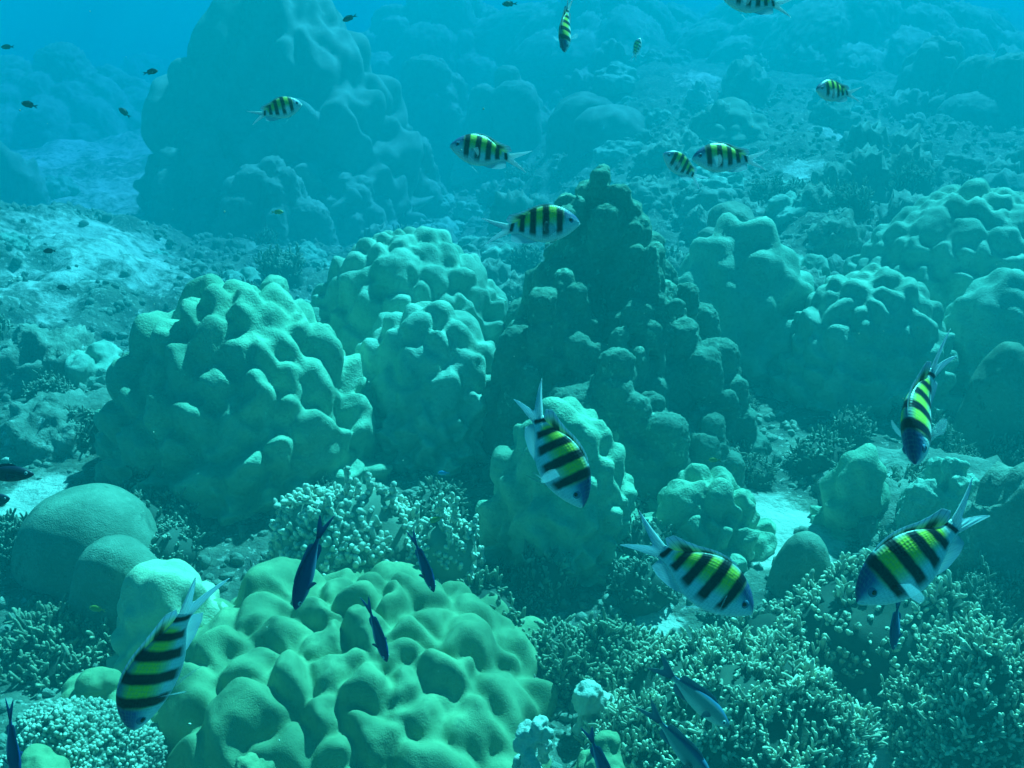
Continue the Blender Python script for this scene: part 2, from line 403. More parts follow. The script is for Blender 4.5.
def branch(p, d, L, r, rng, depth, out, t0=0.):
    k = 4; pts = [p]; dirs = d / np.linalg.norm(d)
    for i in range(k):
        dirs = dirs + rng.normal(size=3) * .16 + np.array([0, 0, .08]); dirs /= np.linalg.norm(dirs); pts.append(pts[-1] + dirs * L / k)
    f = np.linspace(0, 1, k + 1)
    last = depth == 0
    R = r * (1 - .22 * f) * rng.uniform(.85, 1.15, k + 1)
    if last: R[-1] *= .78; R[-2] *= 1.12
    t1 = rng.uniform(.55, 1.) if last else t0 + .45
    out.append((pts, R, t0 + (t1 - t0) * f))
    if not last:
        for b in range(rng.randint(2, 4)):
            i = rng.randint(2, k + 1); dd = dirs + rng.normal(size=3) * .75 + np.array([0, 0, .25])
            branch(pts[i], dd, L * rng.uniform(.45, .8), r * .84, rng, depth - 1, out, t0 + (t1 - t0) * f[i])

def colony(px, y_top, w_px, Y, label, n=260, L=.06, r=.0075, mat='finger', seed=1, ry=1.0, depth=1, up=.5, name='finger_coral', cat='coral', group=None,
           hscale=1.0, e=2.2, bare=0.0, moundmat=None, spires=0, loc=None, dims=None, sides=6):
    rng = np.random.RandomState(seed)
    if dims: rx, h = dims; x, g = loc[0], gz(*loc); Y = loc[1]
    else: x, g, rx, h = place(px, y_top, w_px, Y)
    h = max(.05, h - L * 1.1) * hscale; rx = max(.03, rx - L * .5); ryy = rx * ry
    V, Fc = dome_shell(rx, ryy, h + .1, e, 4)
    V = V * (1 + .14 * fbm(V * 7 + seed, 3) + .16 * fbm(V * 3.1 + seed + 4, 2))[:, None]
    paths = []
    cnt = 0
    A_, B_, C_ = V[Fc[:, 0]], V[Fc[:, 1]], V[Fc[:, 2]]
    ar = np.linalg.norm(np.cross(B_ - A_, C_ - A_), axis=1) * (A_[:, 2] > .03); pick = rng.choice(len(Fc), n * 2, p=ar / ar.sum())
    for fi in pick:
        if cnt >= n: break
        u_, v_ = rng.rand(2)
        if u_ + v_ > 1: u_, v_ = 1 - u_, 1 - v_
        p = A_[fi] + (B_[fi] - A_[fi]) * u_ + (C_[fi] - A_[fi]) * v_
        if bare and noise((p * 9 + seed * 2)[None])[0] < -.35 + bare: 
            if rng.rand() < .8: cnt += 1; continue
        nn = np.array([p[0] / rx ** 2, p[1] / ryy ** 2, p[2] / (h + .1) ** 2]); nn /= np.linalg.norm(nn)
        dd = nn * (1 - up) + np.array([0, 0, up]) + rng.normal(size=3) * .28
        branch(p - nn * r * 1.5, dd, L * rng.uniform(.5, 1.3) * (1 + .8 * float(noise((p * 10 + seed)[None])[0])), r * rng.uniform(.8, 1.25), rng, depth, paths, .1)
        cnt += 1
    for k in range(spires):
        a = rng.uniform(0, 2 * PI); q = rng.uniform(0, .75); b = np.array([rx * q * math.cos(a), ryy * q * math.sin(a), (h + .08) * math.sqrt(1 - q * q) - .02])
        hh = rng.uniform(1.2, 2.6) * L * 2; top = b + np.array([rng.normal() * .012, rng.normal() * .012, hh])
        P = [b + (top - b) * f for f in np.linspace(0, 1, 5)]; paths.append((P, [r * .7] * 5, [.2, .3, .4, .5, .8]))
        for f in np.linspace(.25, 1, 6):
            for j in range(rng.randint(1, 4)): branch(b + (top - b) * f, rng.normal(size=3) * .8 + np.array([0, 0, .5]), L * .55, r * .95, rng, 0, paths, .4)
    tv, tf, tt = tubes(paths, sides)
    n0 = len(V); V = np.concatenate([V, tv]); Fs = [tuple(f) for f in Fc] + [tuple(i + n0 for i in f) for f in tf]
    tip = np.concatenate([np.zeros(n0), tt])
    o = mesh(name, V, Fs, M[mat], attrs={'tip': tip}); o.location = (x, Y, g - .1)
    return tag(o, label, cat, group)

def rough_rock(name, px, y_top, w_px, Y, label, mat='rock', seed=1, ry=1.0, amp=.22, cat='rock', group=None, dims=None, loc=None, e=2.2, sub=5, sc=3.0):
    if dims: rx, h = dims; x, g = loc[0], gz(*loc); Y = loc[1]
    else: x, g, rx, h = place(px, y_top, w_px, Y)
    h = max(h, .05)
    V, Fc = dome_shell(rx, rx * ry, h + .1, e, sub)
    m = max(rx, h); q = V / m
    V = V * (1 + amp * fbm(q * sc + seed * 5.1, 5, .55) + .5 * amp * np.abs(fbm(q * 2 * sc + seed, 4, .6)))[:, None]
    o = mesh(name, V, Fc, M[mat]); o.location = (x, Y, g - .1)
    return tag(o, label, cat, group)

# ------------------------------------------------------------------ foreground corals
draped(330, 549, 455, 2.36, 'big pale olive knobbed coral dome filling the bottom left foreground', lobe=0.118, mat='near', seed=17, sub=7, e=2.4, amp=0.8, drape=0.85, vary=.72, soft=6, name='knobbed_coral')
draped(158, 560, 125, 2.62, 'bright pale flat-lobed coral beside the big knobbed foreground dome', lobe=.065, mat='pale', seed=5, sub=6, e=2.4, amp=.8, drape=.9)
coral(95, 655, 130, 2.2, 'smooth pale coral rim behind the crusty coral patch', lobe=.07, mat='near', seed=6, tall=.4, bulge=.3, smooth=9, e=2.2)
coral(40, 752, 120, 1.62, 'smooth yellowish coral knob at the bottom left corner', lobe=.05, mat='near', seed=8, tall=.4, bulge=.4, smooth=9)
coral(255, 752, 70, 1.66, 'small smooth pale knob coral below the big dome', lobe=.03, mat='near', seed=9, tall=.4, bulge=.4, smooth=9)
coral(605, 728, 82, 1.78, 'smooth rounded olive coral knob at the bottom edge beside the thicket', lobe=.05, mat='near', seed=12, tall=.4, bulge=.35, smooth=10)
coral(598, 672, 46, 2.26, 'pair of pale bleached knobs in front of the finger coral', lobe=.036, mat='paleknob', seed=14, tall=.4, bulge=.6, smooth=5, rough=.004, name='bleached_coral')
coral(535, 712, 52, 1.9, 'white bleached lumpy coral between the knobbed dome and olive knob', lobe=.026, mat='paleknob', seed=15, tall=.4, bulge=.6, smooth=3, rough=.008, name='bleached_coral')

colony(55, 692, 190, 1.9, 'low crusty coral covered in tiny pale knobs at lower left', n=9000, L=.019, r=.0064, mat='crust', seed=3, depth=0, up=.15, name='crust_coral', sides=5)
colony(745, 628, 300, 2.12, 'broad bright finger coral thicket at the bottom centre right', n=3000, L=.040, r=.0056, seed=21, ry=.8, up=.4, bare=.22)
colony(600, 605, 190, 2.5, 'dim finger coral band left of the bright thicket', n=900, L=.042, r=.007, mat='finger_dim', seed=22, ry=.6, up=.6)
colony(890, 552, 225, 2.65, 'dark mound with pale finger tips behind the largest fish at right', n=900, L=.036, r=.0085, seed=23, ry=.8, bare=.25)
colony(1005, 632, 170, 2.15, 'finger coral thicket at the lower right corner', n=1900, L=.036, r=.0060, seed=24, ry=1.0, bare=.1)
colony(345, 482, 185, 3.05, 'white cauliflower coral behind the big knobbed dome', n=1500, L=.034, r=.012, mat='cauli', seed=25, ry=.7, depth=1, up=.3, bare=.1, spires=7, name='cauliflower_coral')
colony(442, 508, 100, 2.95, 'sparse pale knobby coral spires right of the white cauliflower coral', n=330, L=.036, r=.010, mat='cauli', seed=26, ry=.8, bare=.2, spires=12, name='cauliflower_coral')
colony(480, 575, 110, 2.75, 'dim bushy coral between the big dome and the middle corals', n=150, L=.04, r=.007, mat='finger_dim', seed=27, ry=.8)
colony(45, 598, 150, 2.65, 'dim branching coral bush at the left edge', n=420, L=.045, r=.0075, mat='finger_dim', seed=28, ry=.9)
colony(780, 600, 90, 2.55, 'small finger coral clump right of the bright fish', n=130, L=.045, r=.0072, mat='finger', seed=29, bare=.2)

# ------------------------------------------------------------------ middle corals
draped(225, 278, 285, 4.05, 'large mound of drooping rounded lobes left of centre', lobe=0.084, mat='mid', seed=31, sub=7, e=2, amp=1.2, drape=0.62)
draped(405, 226, 235, 5.2, 'rear folded coral mound behind the lobed coral left of centre', lobe=0.085, mat='mid2', seed=32, sub=7, e=2, amp=1.15, drape=0.6)
draped(425, 298, 190, 4.4, 'lobed coral with stepped ridges just left of the dark tower', lobe=0.066, mat='mid2', seed=33, sub=7, e=2, amp=1.15, drape=0.6)
coral(275, 272, 70, 4.75, 'small bright knobby coral peeking over the left lobed mound', lobe=.07, mat='mid', seed=34, tall=1.2)
draped(565, 396, 165, 3.25, 'columnar lobed coral right behind the diving striped fish', lobe=0.06, mat='mid', seed=35, sub=7, e=2, amp=1.15, drape=0.55)
draped(708, 466, 140, 3.35, 'smooth folded coral at the centre above the swimming striped fish', lobe=0.075, mat='mid', seed=36, sub=7, e=2, amp=0.9, drape=0.7)
coral(75, 482, 150, 3.15, 'smooth grey green dome coral by the left edge', lobe=.0, mat='dome', seed=37, ry=.9, e=2.2, smooth=8, warp=.02, name='dome_coral')
coral(108, 536, 105, 2.85, 'lower smooth dome coral in front of the grey green dome', lobe=.0, mat='dome', seed=38, ry=.9, e=2.3, smooth=8, warp=.02, name='dome_coral')
coral(808, 530, 66, 2.95, 'dark smooth round dome coral beside the bright sand patch', lobe=.0, mat='dome', seed=39, e=2.3, smooth=8, warp=.01, name='dome_coral')
coral(132, 450, 36, hit(132, 476).y, 'tiny mushroom-like coral knob in front of the left lobed mound', lobe=.025, mat='mid', seed=40, tall=.3, flare=0, sink=.03)

# dark tower
def tower():
    rng = np.random.RandomState(50)
    Y = 4.15; x0 = at(615, 480, Y).x; g = gz(x0, Y); blobs = []
    for px, py, wd, Yc, e in ((578, 160, 85, 4.55, 2.2), (630, 170, 85, 4.62, 2.2), (604, 146, 130, 4.6, 2.1), (560, 252, 120, 4.15, 2.0), (655, 214, 110, 4.2, 2.0), (712, 318, 95, 4.15, 2.0), (522, 335, 80, 4.2, 1.9), (622, 312, 110, 3.95, 1.9),
                              (692, 258, 74, 4.4, 2.2), (600, 188, 190, 4.75, 2.0), (640, 372, 120, 3.8, 1.9), (572, 382, 110, 3.85, 1.9), (700, 400, 90, 3.9, 1.9), (525, 420, 80, 3.95, 1.9)):
        p = at(px, py, Yc); dep = Yc * cp + (H - p.z) * sp; r = .5 * wd * dep / F; h = p.z - g + .1 - .05
        c = np.array([p.x - x0, Yc - Y, 0.]); lb = rng.uniform(.05, .07)
        core = (r - lb, r - lb, h - lb)
        V, Fc = dome_shell(*[q - .4 * lb for q in core], e); blobs.append((V + c, Fc))
        blobs += lobes_on(*core, lb, rng, e, .55, 1.05, 1.6, 0., .5, n=2500, centre=c, box=2.15)
    for V, _ in blobs: V[:, 2] = np.maximum(V[:, 2], -.1)
    me = fuse(blobs, .011, 2, .012, 7, .009, 26, 5)
    nv = len(me.vertices); co = np.empty(nv * 3, np.float32); me.vertices.foreach_get('co', co); co = co.reshape(-1, 3)
    k = 1 + .18 * np.clip(.6 - co[:, 2] / 1.2, 0, 1); co[:, :2] *= k[:, None]; me.vertices.foreach_set('co', co.ravel()); me.update()
    o = link('coral_tower', me, M['tower']); o.location = (x0, Y, g - .1)
    tag(o, 'tall dark craggy coral tower at the centre with knobby peaks', 'coral')
tower()
draped(748, 218, 175, 5.3, 'rounded coral shoulder with pale ridges right of the dark tower', lobe=0.11, mat='mid2', seed=51, sub=6, e=2.1, amp=1, drape=0.7)
coral(740, 200, 105, 6.2, 'hazy rounded mound behind the coral shoulder', lobe=.12, mat='far', seed=52, tall=1.0)
draped(880, 266, 180, 4.85, 'wavy ridged coral mound at right behind the nose-down fish', lobe=0.072, mat='mid2', seed=53, sub=7, e=2.2, amp=0.9, drape=0.9)
draped(985, 186, 235, 6.1, 'large hazy ridged coral mound at the upper right edge', lobe=0.09, mat='mid2', seed=54, sub=7, e=2.2, amp=0.9, drape=0.9)
draped(1020, 266, 150, 4.9, 'ridged coral at the right edge below the large hazy mound', lobe=0.075, mat='mid2', seed=55, sub=6, e=2.2, amp=0.9, drape=0.9)
coral(1022, 338, 78, 4.2, 'smooth shaded dome coral at the right edge', lobe=.0, mat='dome', seed=56, warp=.045, smooth=8, e=2.4, name='dome_coral')
coral(828, 338, 70, 5.0, 'small lobed coral at the left foot of the wavy ridged mound', lobe=.08, mat='mid2', seed=57, tall=1.0)
draped(866, 440, 72, 3.45, 'rounded coral head at left end of the right rocky ledge', lobe=.06, mat='mid', seed=58, sub=6, e=2.2, amp=.8, drape=.7)
coral(955, 452, 90, 3.3, 'lumpy pale coral on the right rocky ledge', lobe=.055, mat='mid2', seed=59, tall=.6, rough=.01)
rough_rock('reef_rock', 960, 445, 250, 3.55, 'broad pale rocky ledge at right under the nose-down fish', seed=60, ry=.8)
rough_rock('reef_rock', 1010, 480, 90, 3.0, 'rough rock at right edge level with the largest fish tail', seed=61)

# ------------------------------------------------------------------ background corals
draped(268, -24, 268, 16.12, 'huge hazy lobed coral mountain in the upper left background', lobe=.42, mat='far', seed=71, sub=7, e=2.1, amp=.95, drape=.75, flare=.35, vary=.6)
coral(190, 120, 110, 14.20, 'hazy coral shoulder at left foot of the huge mountain', lobe=0.252, mat='far', seed=72, tall=1.1, rough=.03, e=2.0)
coral(345, 165, 100, 14.55, 'hazy steep coral slope at right foot of the huge mountain', lobe=0.224, mat='far', seed=73, tall=1.0, rough=.03, e=1.8)
coral(262, 155, 110, 13.33, 'hazy broken coral ledge in front of the huge mountain', lobe=0.210, mat='far', seed=74, tall=1.2, rough=.03)
coral(585, 93, 75, 16.63, 'left smooth round boulder coral far behind the tower', lobe=0.000, mat='far', seed=75, warp=.045, smooth=8, name='dome_coral')
coral(612, 104, 85, 15.25, 'right smooth round boulder coral far behind the tower', lobe=0.000, mat='far', seed=76, warp=.03, smooth=8, name='dome_coral')
coral(730, 118, 90, 13.16, 'pale smooth lumpy coral behind the two overlapping striped fish', lobe=0.182, mat='dome', seed=77, tall=.4, bulge=.35, smooth=9)
coral(505, 60, 100, 19.06, 'hazy dark mound at top centre background', lobe=0.350, mat='far', seed=78, rough=.03)
coral(425, 60, 110, 20.79, 'hazy rubble mound right of the huge coral mountain', lobe=0.280, mat='far', seed=79, rough=.06)
coral(400, 118, 80, 16.46, 'hazy low coral between mountain and left-facing striped fish', lobe=0.210, mat='far', seed=80, rough=.04)
coral(1010, 50, 130, 14.90, 'hazy coral heap in the top right corner', lobe=0.280, mat='far', seed=81, rough=.03, e=2.0)
coral(940, 30, 70, 16.46, 'hazy coral head left of the top right heap', lobe=0.210, mat='far', seed=82, rough=.03)
rough_rock('reef_rock', 700, 78, 34, 15.93, 'pale pointed slab of rock in the hazy background', mat='paleknob', seed=83, e=1.4)
rough_rock('reef_rock', 10, 150, 50, 16.46, 'dark rock at the left edge on the pale sand plateau', mat='far', seed=84)
rough_rock('reef_rock', 40, 330, 120, 5.20, 'rough rubble heap at left beside the large lobed mound', seed=85)
rough_rock('reef_rock', 55, 395, 130, 4.30, 'lower rough rubble heap at the left edge', seed=86)
colony(0, 0, 0, 0, 'small round pale knob coral at the left edge', n=260, L=.03, r=.013, mat='cauli', seed=87, depth=0, up=.1, name='cauliflower_coral', loc=tuple(hit(18, 292))[:2], dims=(.13, .16))

for i, (px, yt, wd, Y, lb) in enumerate(((40, 52, 230, 26, 'faint hazy reef mound in the upper left beyond the sand shelf'), (440, -12, 260, 27, 'faint hazy reef mound at the top edge beyond the coral mountain'),
                                          (610, -5, 240, 26, 'faint hazy reef mound at the top edge behind the boulder corals'), (860, -25, 320, 23, 'faint hazy reef mound at the top edge on the right'))):
    coral(px, yt, wd, Y, lb, lobe=.5, mat='far', seed=140 + i, tall=1.2, bulge=.5, e=1.9, rough=.08, warp=.06, name='reef_mound', cat='reef mound', flare=.4)
# ------------------------------------------------------------------ repeated small growths
def copy_at(o, x, y, s, rz, label=None, dz=-.02):
    c = o.copy(); C.objects.link(c); c.location = (x, y, gz(x, y) + dz); c.scale = (s, s, s * random.uniform(.8, 1.2)); c.rotation_euler = (0, 0, rz)
    if label: c['label'] = label
    return c
random.seed(4)
LB = 'low bushy growth scattered over the dim reef floor'
LR = 'small rough stone scattered over the hazy reef slope'
bushes = [colony(0, 0, 0, 0, LB, n=110, L=.045, r=.008, mat='bush', seed=90 + i, name='bushy_coral', cat='coral', group='low bushy growths on the reef floor', loc=(0.2 * i - .4, 6.4), dims=(.16, .13), sides=5) for i in range(4)]
rocks = [rough_rock('reef_stone', 0, 0, 0, 0, LR, mat='rock' if i % 2 else 'far', seed=100 + i, group='small rough stones on the reef slope', loc=(.9 + .4 * i, 7.0), dims=(.15, .10), sub=4, amp=.35) for i in range(5)]
for i in range(170):
    px, py = random.uniform(-40, 1060), random.uniform(190, 640)
    if px < 180 and py < 330 and random.random() < .35: continue
    p = hit(px, py); x, Y = p.x, p.y
    if sand_at(np.array([x]), np.array([Y]))[0] > .5: continue
    copy_at(random.choice(bushes), x, Y, random.uniform(.5, 1.1) * (.45 + .10 * Y), random.uniform(0, 6.3))
for i in range(150):
    px, py = random.uniform(-40, 1060), random.uniform(30, 330)
    if px < 170 and 100 < py < 320 and random.random() < .6: continue
    p = hit(px, py); x, Y = p.x, p.y
    if sand_at(np.array([x]), np.array([Y]))[0] > .5: continue
    copy_at(random.choice(rocks), x, Y, random.uniform(.3, 1.1) * (.6 + .10 * Y), random.uniform(0, 6.3))

LC = 'hazy lumpy coral clump crowding the reef slope behind the main corals'
lumps = []
for i in range(5):
    rng = np.random.RandomState(200 + i); rx = rng.uniform(.28, .42); hh = rng.uniform(.25, .45)
    me = fuse([dome_shell(rx * .7, rx * .6, hh * .7, 2.1)] + lobes_on(rx * .7, rx * .6, hh * .7, .085, rng, 2.1, 1.6, 1.0, 1.4, 0., .4), .02, 3, .03, 6, .02, 16, i)
    o = link('lumpy_coral', me, M['far' if i % 2 else 'mid2']); o.location = (-1 + .8 * i, 9 + .3 * i, gz(-1 + .8 * i, 9 + .3 * i) - .03)
    lumps.append(tag(o, LC, 'coral', 'hazy lumpy coral clumps on the reef slope'))
for i in range(115):
    px, py = random.uniform(-60, 1090), random.uniform(20, 300) if i < 80 else random.uniform(180, 420)
    if px < 170 and 100 < py < 320 and random.random() < .75: continue
    p = hit(px, py)
    if p.y < 4.6: continue
    copy_at(random.choice(lumps), p.x, p.y, random.uniform(.4, 1.15) * (.55 + .045 * p.y), random.uniform(0, 6.3), None, -.05)
def rubble():
    rng = np.random.RandomState(3); V0, F0 = ICO[1]; Vs, Fs, n = [], [], 0
    N = 14000
    Y = 1.2 + 16 * rng.rand(N) ** 1.3; X = (rng.rand(N) - .5) * 1.35 * (Y * 1.0 + .6); Z = ground_h(X, Y)
    SA = sand_at(X, Y)
    for x, y, z, sa in zip(X, Y, Z, SA):
        if sa > .45 and rng.rand() < .9: continue
        s = rng.uniform(.008, .026) * (1 + y * .12); sq = rng.uniform(.4, 1.3, 3)
        V = V0 * sq * s * (1 + rng.uniform(-.3, .3, (len(V0), 1))); a = rng.uniform(0, 6.3)
        V = np.stack([V[:, 0] * math.cos(a) - V[:, 1] * math.sin(a), V[:, 0] * math.sin(a) + V[:, 1] * math.cos(a), V[:, 2]], 1)
        Vs.append(V + [x, y, z]); Fs.append(F0 + n); n += len(V0)
    o = mesh('coral_rubble', np.concatenate(Vs), np.concatenate(Fs), M['rock']); tag(o, 'broken coral rubble strewn over the reef floor', 'rubble', kind='stuff')
rubble()

def specks():
    rng = np.random.RandomState(9); V0, F0 = ICO[1]; Vs, Fs, n = [], [], 0
    for i in range(90):
        d = rng.uniform(.5, 2.4); p = np.array(atd(rng.uniform(-60, 1084), rng.uniform(-60, 780), d)); r = rng.uniform(.0004, .0010)
        Vs.append(V0 * r * rng.uniform(.5, 1.4, 3) + p); Fs.append(F0 + n); n += len(V0)
    tag(mesh('drifting_specks', np.concatenate(Vs), np.concatenate(Fs), M['paleknob']), 'tiny pale specks drifting in the water', 'specks', kind='stuff')
specks()

# ------------------------------------------------------------------ fish
def curve(x, xs, ys):
    """smooth monotone-ish interpolation"""
    xs, ys = np.array(xs, float), np.array(ys, float); m = np.gradient(ys, xs)
    i = np.clip(np.searchsorted(xs, x) - 1, 0, len(xs) - 2); h = xs[i + 1] - xs[i]; t = np.clip((x - xs[i]) / h, 0, 1)
    return ((2 * t**3 - 3 * t**2 + 1) * ys[i] + (t**3 - 2 * t**2 + t) * h * m[i] + (-2 * t**3 + 3 * t**2) * ys[i + 1] + (t**3 - t**2) * h * m[i + 1])

SERG = dict(t=[0, .025, .08, .17, .30, .45, .60, .75, .88, .96, 1.0],
            top=[.005, .05, .115, .19, .258, .278, .252, .178, .094, .070, .072],
            bot=[-.02, -.052, -.098, -.155, -.212, -.238, -.222, -.152, -.084, -.066, -.068],
            wid=[.008, .038, .070, .097, .112, .107, .084, .055, .032, .021, .016])
SLIM = dict(t=[0, .03, .1, .2, .35, .5, .65, .8, .92, 1.0],
            top=[.0, .035, .075, .115, .145, .145, .118, .075, .042, .036],
            bot=[-.012, -.04, -.075, -.108, -.135, -.138, -.115, -.072, -.040, -.034],
            wid=[.006, .028, .055, .078, .088, .080, .060, .036, .020, .012])

def bend_fn(V, k, k2=0.):
    """swing the rear of the fish sideways: x forward, snout at +.5"""
    V = np.array(V, float); s = np.clip(.15 - V[:, 0], 0, None)
    a = k * s; ang = k * s
    xb = np.where(s > 0, .15 - np.sin(ang) / (k if abs(k) > 1e-4 else 1e-4), V[:, 0]) if abs(k) > 1e-4 else V[:, 0]
    yb = (1 - np.cos(ang)) / k if abs(k) > 1e-4 else 0 * s
    nx, ny = np.sin(ang), np.cos(ang)
    return np.stack([np.where(s > 0, xb + V[:, 1] * nx, V[:, 0]), np.where(s > 0, yb + V[:, 1] * ny, V[:, 1]), V[:, 2]], 1)

def body_mesh(prof, nt_=90, na=40):
    t = np.linspace(0, 1, nt_) ** 1.15
    top, bot, wid = (curve(t, prof['t'], prof[k]) for k in ('top', 'bot', 'wid'))
    a = np.arange(na) / na * 2 * PI
    cz, cyv = np.cos(a), np.sin(a)
    mid = (top + bot) / 2; hh = (top - bot) / 2
    sy = np.sign(cyv) * np.abs(cyv) ** .92; sz = np.sign(cz) * np.abs(cz) ** .95
    Z = mid[:, None] + hh[:, None] * sz[None]; Yv = wid[:, None] * sy[None] * (1 - .12 * np.clip(sz, 0, 1))[None]
    X = (.5 - t)[:, None] + 0 * Z
    V = np.stack([X, Yv, Z], -1).reshape(-1, 3); fu = np.repeat(t, na); fv = np.tile((sz + 1) / 2, nt_)
    Fc = []
    for i in range(nt_ - 1):
        for j in range(na):
            q = (j + 1) % na; Fc.append((i * na + j, i * na + q, (i + 1) * na + q, (i + 1) * na + j))
    Fc.append(tuple(range(na - 1, -1, -1))); Fc.append(tuple((nt_ - 1) * na + j for j in range(na)))
    return V, Fc, fu, fv

def fin_mesh(B, E, thick=.010, nv=10, wave=0., side=0.):
    """closed thin fin between base curve B and outer curve E (n,3 each)"""
    B, E = np.asarray(B, float), np.asarray(E, float); n = len(B); v = np.linspace(0, 1, nv)
    P = B[:, None] * (1 - v)[None, :, None] + E[:, None] * v[None, :, None]
    fu = np.repeat(np.linspace(0, 1, n), nv); fv = np.tile(v, n)
    Nn = np.cross(np.gradient(P, axis=0), np.gradient(P, axis=1)); Nn /= np.linalg.norm(Nn, axis=2)[..., None] + 1e-9
    ref = Nn[n // 2, nv // 2]; Nn = np.where((Nn @ ref)[..., None] < 0, -Nn, Nn)
    edge = np.minimum(1, np.minimum(np.linspace(0, 1, n), np.linspace(1, 0, n)) * 8)[:, None]
    th = thick * (1 - .85 * v)[None] * (.25 + .75 * edge)
    th = th * (1 + .25 * np.sin(np.linspace(0, 1, n) * 2 * PI * 11))[:, None]
    P = P + Nn * (wave * np.sin(np.linspace(0, 5, n))[:, None] * v[None] ** 1.5)[..., None]
    A = (P + Nn * th[..., None] / 2).reshape(-1, 3); Bk = (P - Nn * th[..., None] / 2).reshape(-1, 3); m = n * nv
    Fc = []
    for i in range(n - 1):
        for j in range(nv - 1):
            a, b, c, d = i * nv + j, i * nv + j + 1, (i + 1) * nv + j + 1, (i + 1) * nv + j
            Fc.append((a, b, c, d)); Fc.append((m + d, m + c, m + b, m + a))
    rim = [i * nv for i in range(n)] + [(n - 1) * nv + j for j in range(1, nv)] + [i * nv + nv - 1 for i in range(n - 2, -1, -1)] + [j for j in range(nv - 2, 0, -1)]
    for k in range(len(rim)):
        a, b = rim[k], rim[(k + 1) % len(rim)]; Fc.append((b, a, m + a, m + b))
    return np.concatenate([A, Bk]), Fc, np.tile(fu, 2), np.tile(fv, 2)

def poly(pts, n):
    pts = np.array(pts, float); d = np.concatenate([[0], np.cumsum(np.linalg.norm(np.diff(pts, axis=0), axis=1))]); d /= d[-1]
    q = np.linspace(0, 1, n); P = np.stack([np.interp(q, d, pts[:, k]) for k in range(pts.shape[1])], 1)
    for _ in range(2): P[1:-1] = .25 * P[:-2] + .5 * P[1:-1] + .25 * P[2:]
    return P

BARS = [(.245, .335), (.435, .53), (.618, .708), (.78, .855), (.94, .995)]
def bar_mask(N, u, v, bars=BARS, soft=.013):
    """dark bars across the flank: slanted, narrowing towards the belly"""
    uu = N.math('ADD', u, N.math('MULTIPLY', N.math('SUBTRACT', v, .5), .05))
    nz = N.n('ShaderNodeTexNoise'); nz.inputs['Scale'].default_value = 14; N.l(N.coord(), nz.inputs['Vector'])
    uu = N.math('ADD', uu, N.math('MULTIPLY', N.math('SUBTRACT', nz.outputs['Fac'], .5), .022))
    st = []
    for a, b in bars: st += [(a - soft, 0.), (a + soft, 1.), (b - soft, 1.), (min(b + soft, 1.), 0.)]
    return N.ramp(uu, st)
def mat_sergeant():
    N = Nodes('sergeant_skin'); u, v = N.attr('fu'), N.attr('fv')
    flank = N.ramp(v, [(.0, (.80, .84, .86)), (.36, (.80, .86, .88)), (.50, (.66, .74, .36)), (.66, (.82, .74, .05)), (.92, (.80, .72, .07)), (1., (.20, .30, .36))])
    head = N.ramp(v, [(.0, (.82, .85, .86)), (.42, (.78, .85, .88)), (.60, (.40, .54, .66)), (.76, (.07, .12, .34)), (1., (.02, .03, .16))])
    rear = (.78, .84, .86)
    lip = N.math('MULTIPLY', N.ramp(u, [(.015, 1.), (.03, 0.)]), N.ramp(v, [(.55, 1.), (.8, 0.)]))
    col = N.mix(N.ramp(u, [(.20, 0.), (.27, 1.)]), head, flank)
    col = N.mix(N.ramp(u, [(.86, 0.), (.91, 1.)]), col, rear); col = N.mix(lip, col, (.85, .88, .88))
    # scales: a fine net of slightly darker edges
    cv = N.n('ShaderNodeCombineXYZ'); N.l(N.math('MULTIPLY', u, 34.), cv.inputs[0]); N.l(N.math('MULTIPLY', v, 20.), cv.inputs[1])
    vo = N.n('ShaderNodeTexVoronoi'); vo.inputs['Scale'].default_value = 1.; vo.inputs['Randomness'].default_value = .35; N.l(cv.outputs[0], vo.inputs['Vector'])
    col = N.mix(N.ramp(vo.outputs['Distance'], [(.35, 0.), (.75, .38)]), col, (.28, .36, .34))
    bar = bar_mask(N, u, v)
    fade = N.ramp(v, [(.08, 0.), (.24, 1.)])
    col = N.mix(N.math('MULTIPLY', bar, fade), col, (.006, .008, .018))
    # gill cover edge
    N.bsdf(col, .42, .4, N.bump(vo.outputs['Distance'], .12, .004)); return N.m
def mat_fin(name, base, tip, bars=False, transl=.45, dark=(.02, .04, .12), clear=0.):
    N = Nodes(name); u, v = N.attr('fu'), N.attr('fv')
    col = N.mix(N.ramp(v, [(.1, 0.), (.8, 1.)]), base, tip)
    wv = N.ramp(N.math('FRACT', N.math('MULTIPLY', u, 17.)), [(.0, 0.), (.45, 0.), (.6, .5), (.75, 0.)])
    col = N.mix(wv, col, dark)
    if bars:
        ub = N.attr('fb'); st = []
        for a, b in BARS[:4]: st += [(a - .008, 0.), (a + .008, 1.), (b - .008, 1.), (b + .008, 0.)]
        bm = N.ramp(ub, st); col = N.mix(N.math('MULTIPLY', bm, N.ramp(v, [(.25, .9), (.6, .1)])), col, (.006, .008, .02))
    p = N.bsdf(col, .5, .3, link=False); t = N.n('ShaderNodeBsdfTranslucent')
    N.l(col, t.inputs[0]); m = N.n('ShaderNodeMixShader'); m.inputs[0].default_value = transl
    N.l(p.outputs[0], m.inputs[1]); N.l(t.outputs[0], m.inputs[2]); sh = m.outputs[0]
    if clear:
        tr = N.n('ShaderNodeBsdfTransparent'); m2 = N.n('ShaderNodeMixShader'); m2.inputs[0].default_value = clear
        N.l(sh, m2.inputs[1]); N.l(tr.outputs[0], m2.inputs[2]); sh = m2.outputs[0]
    N.l(sh, N.out.inputs[0]); return N.m
M['serg'] = mat_sergeant()
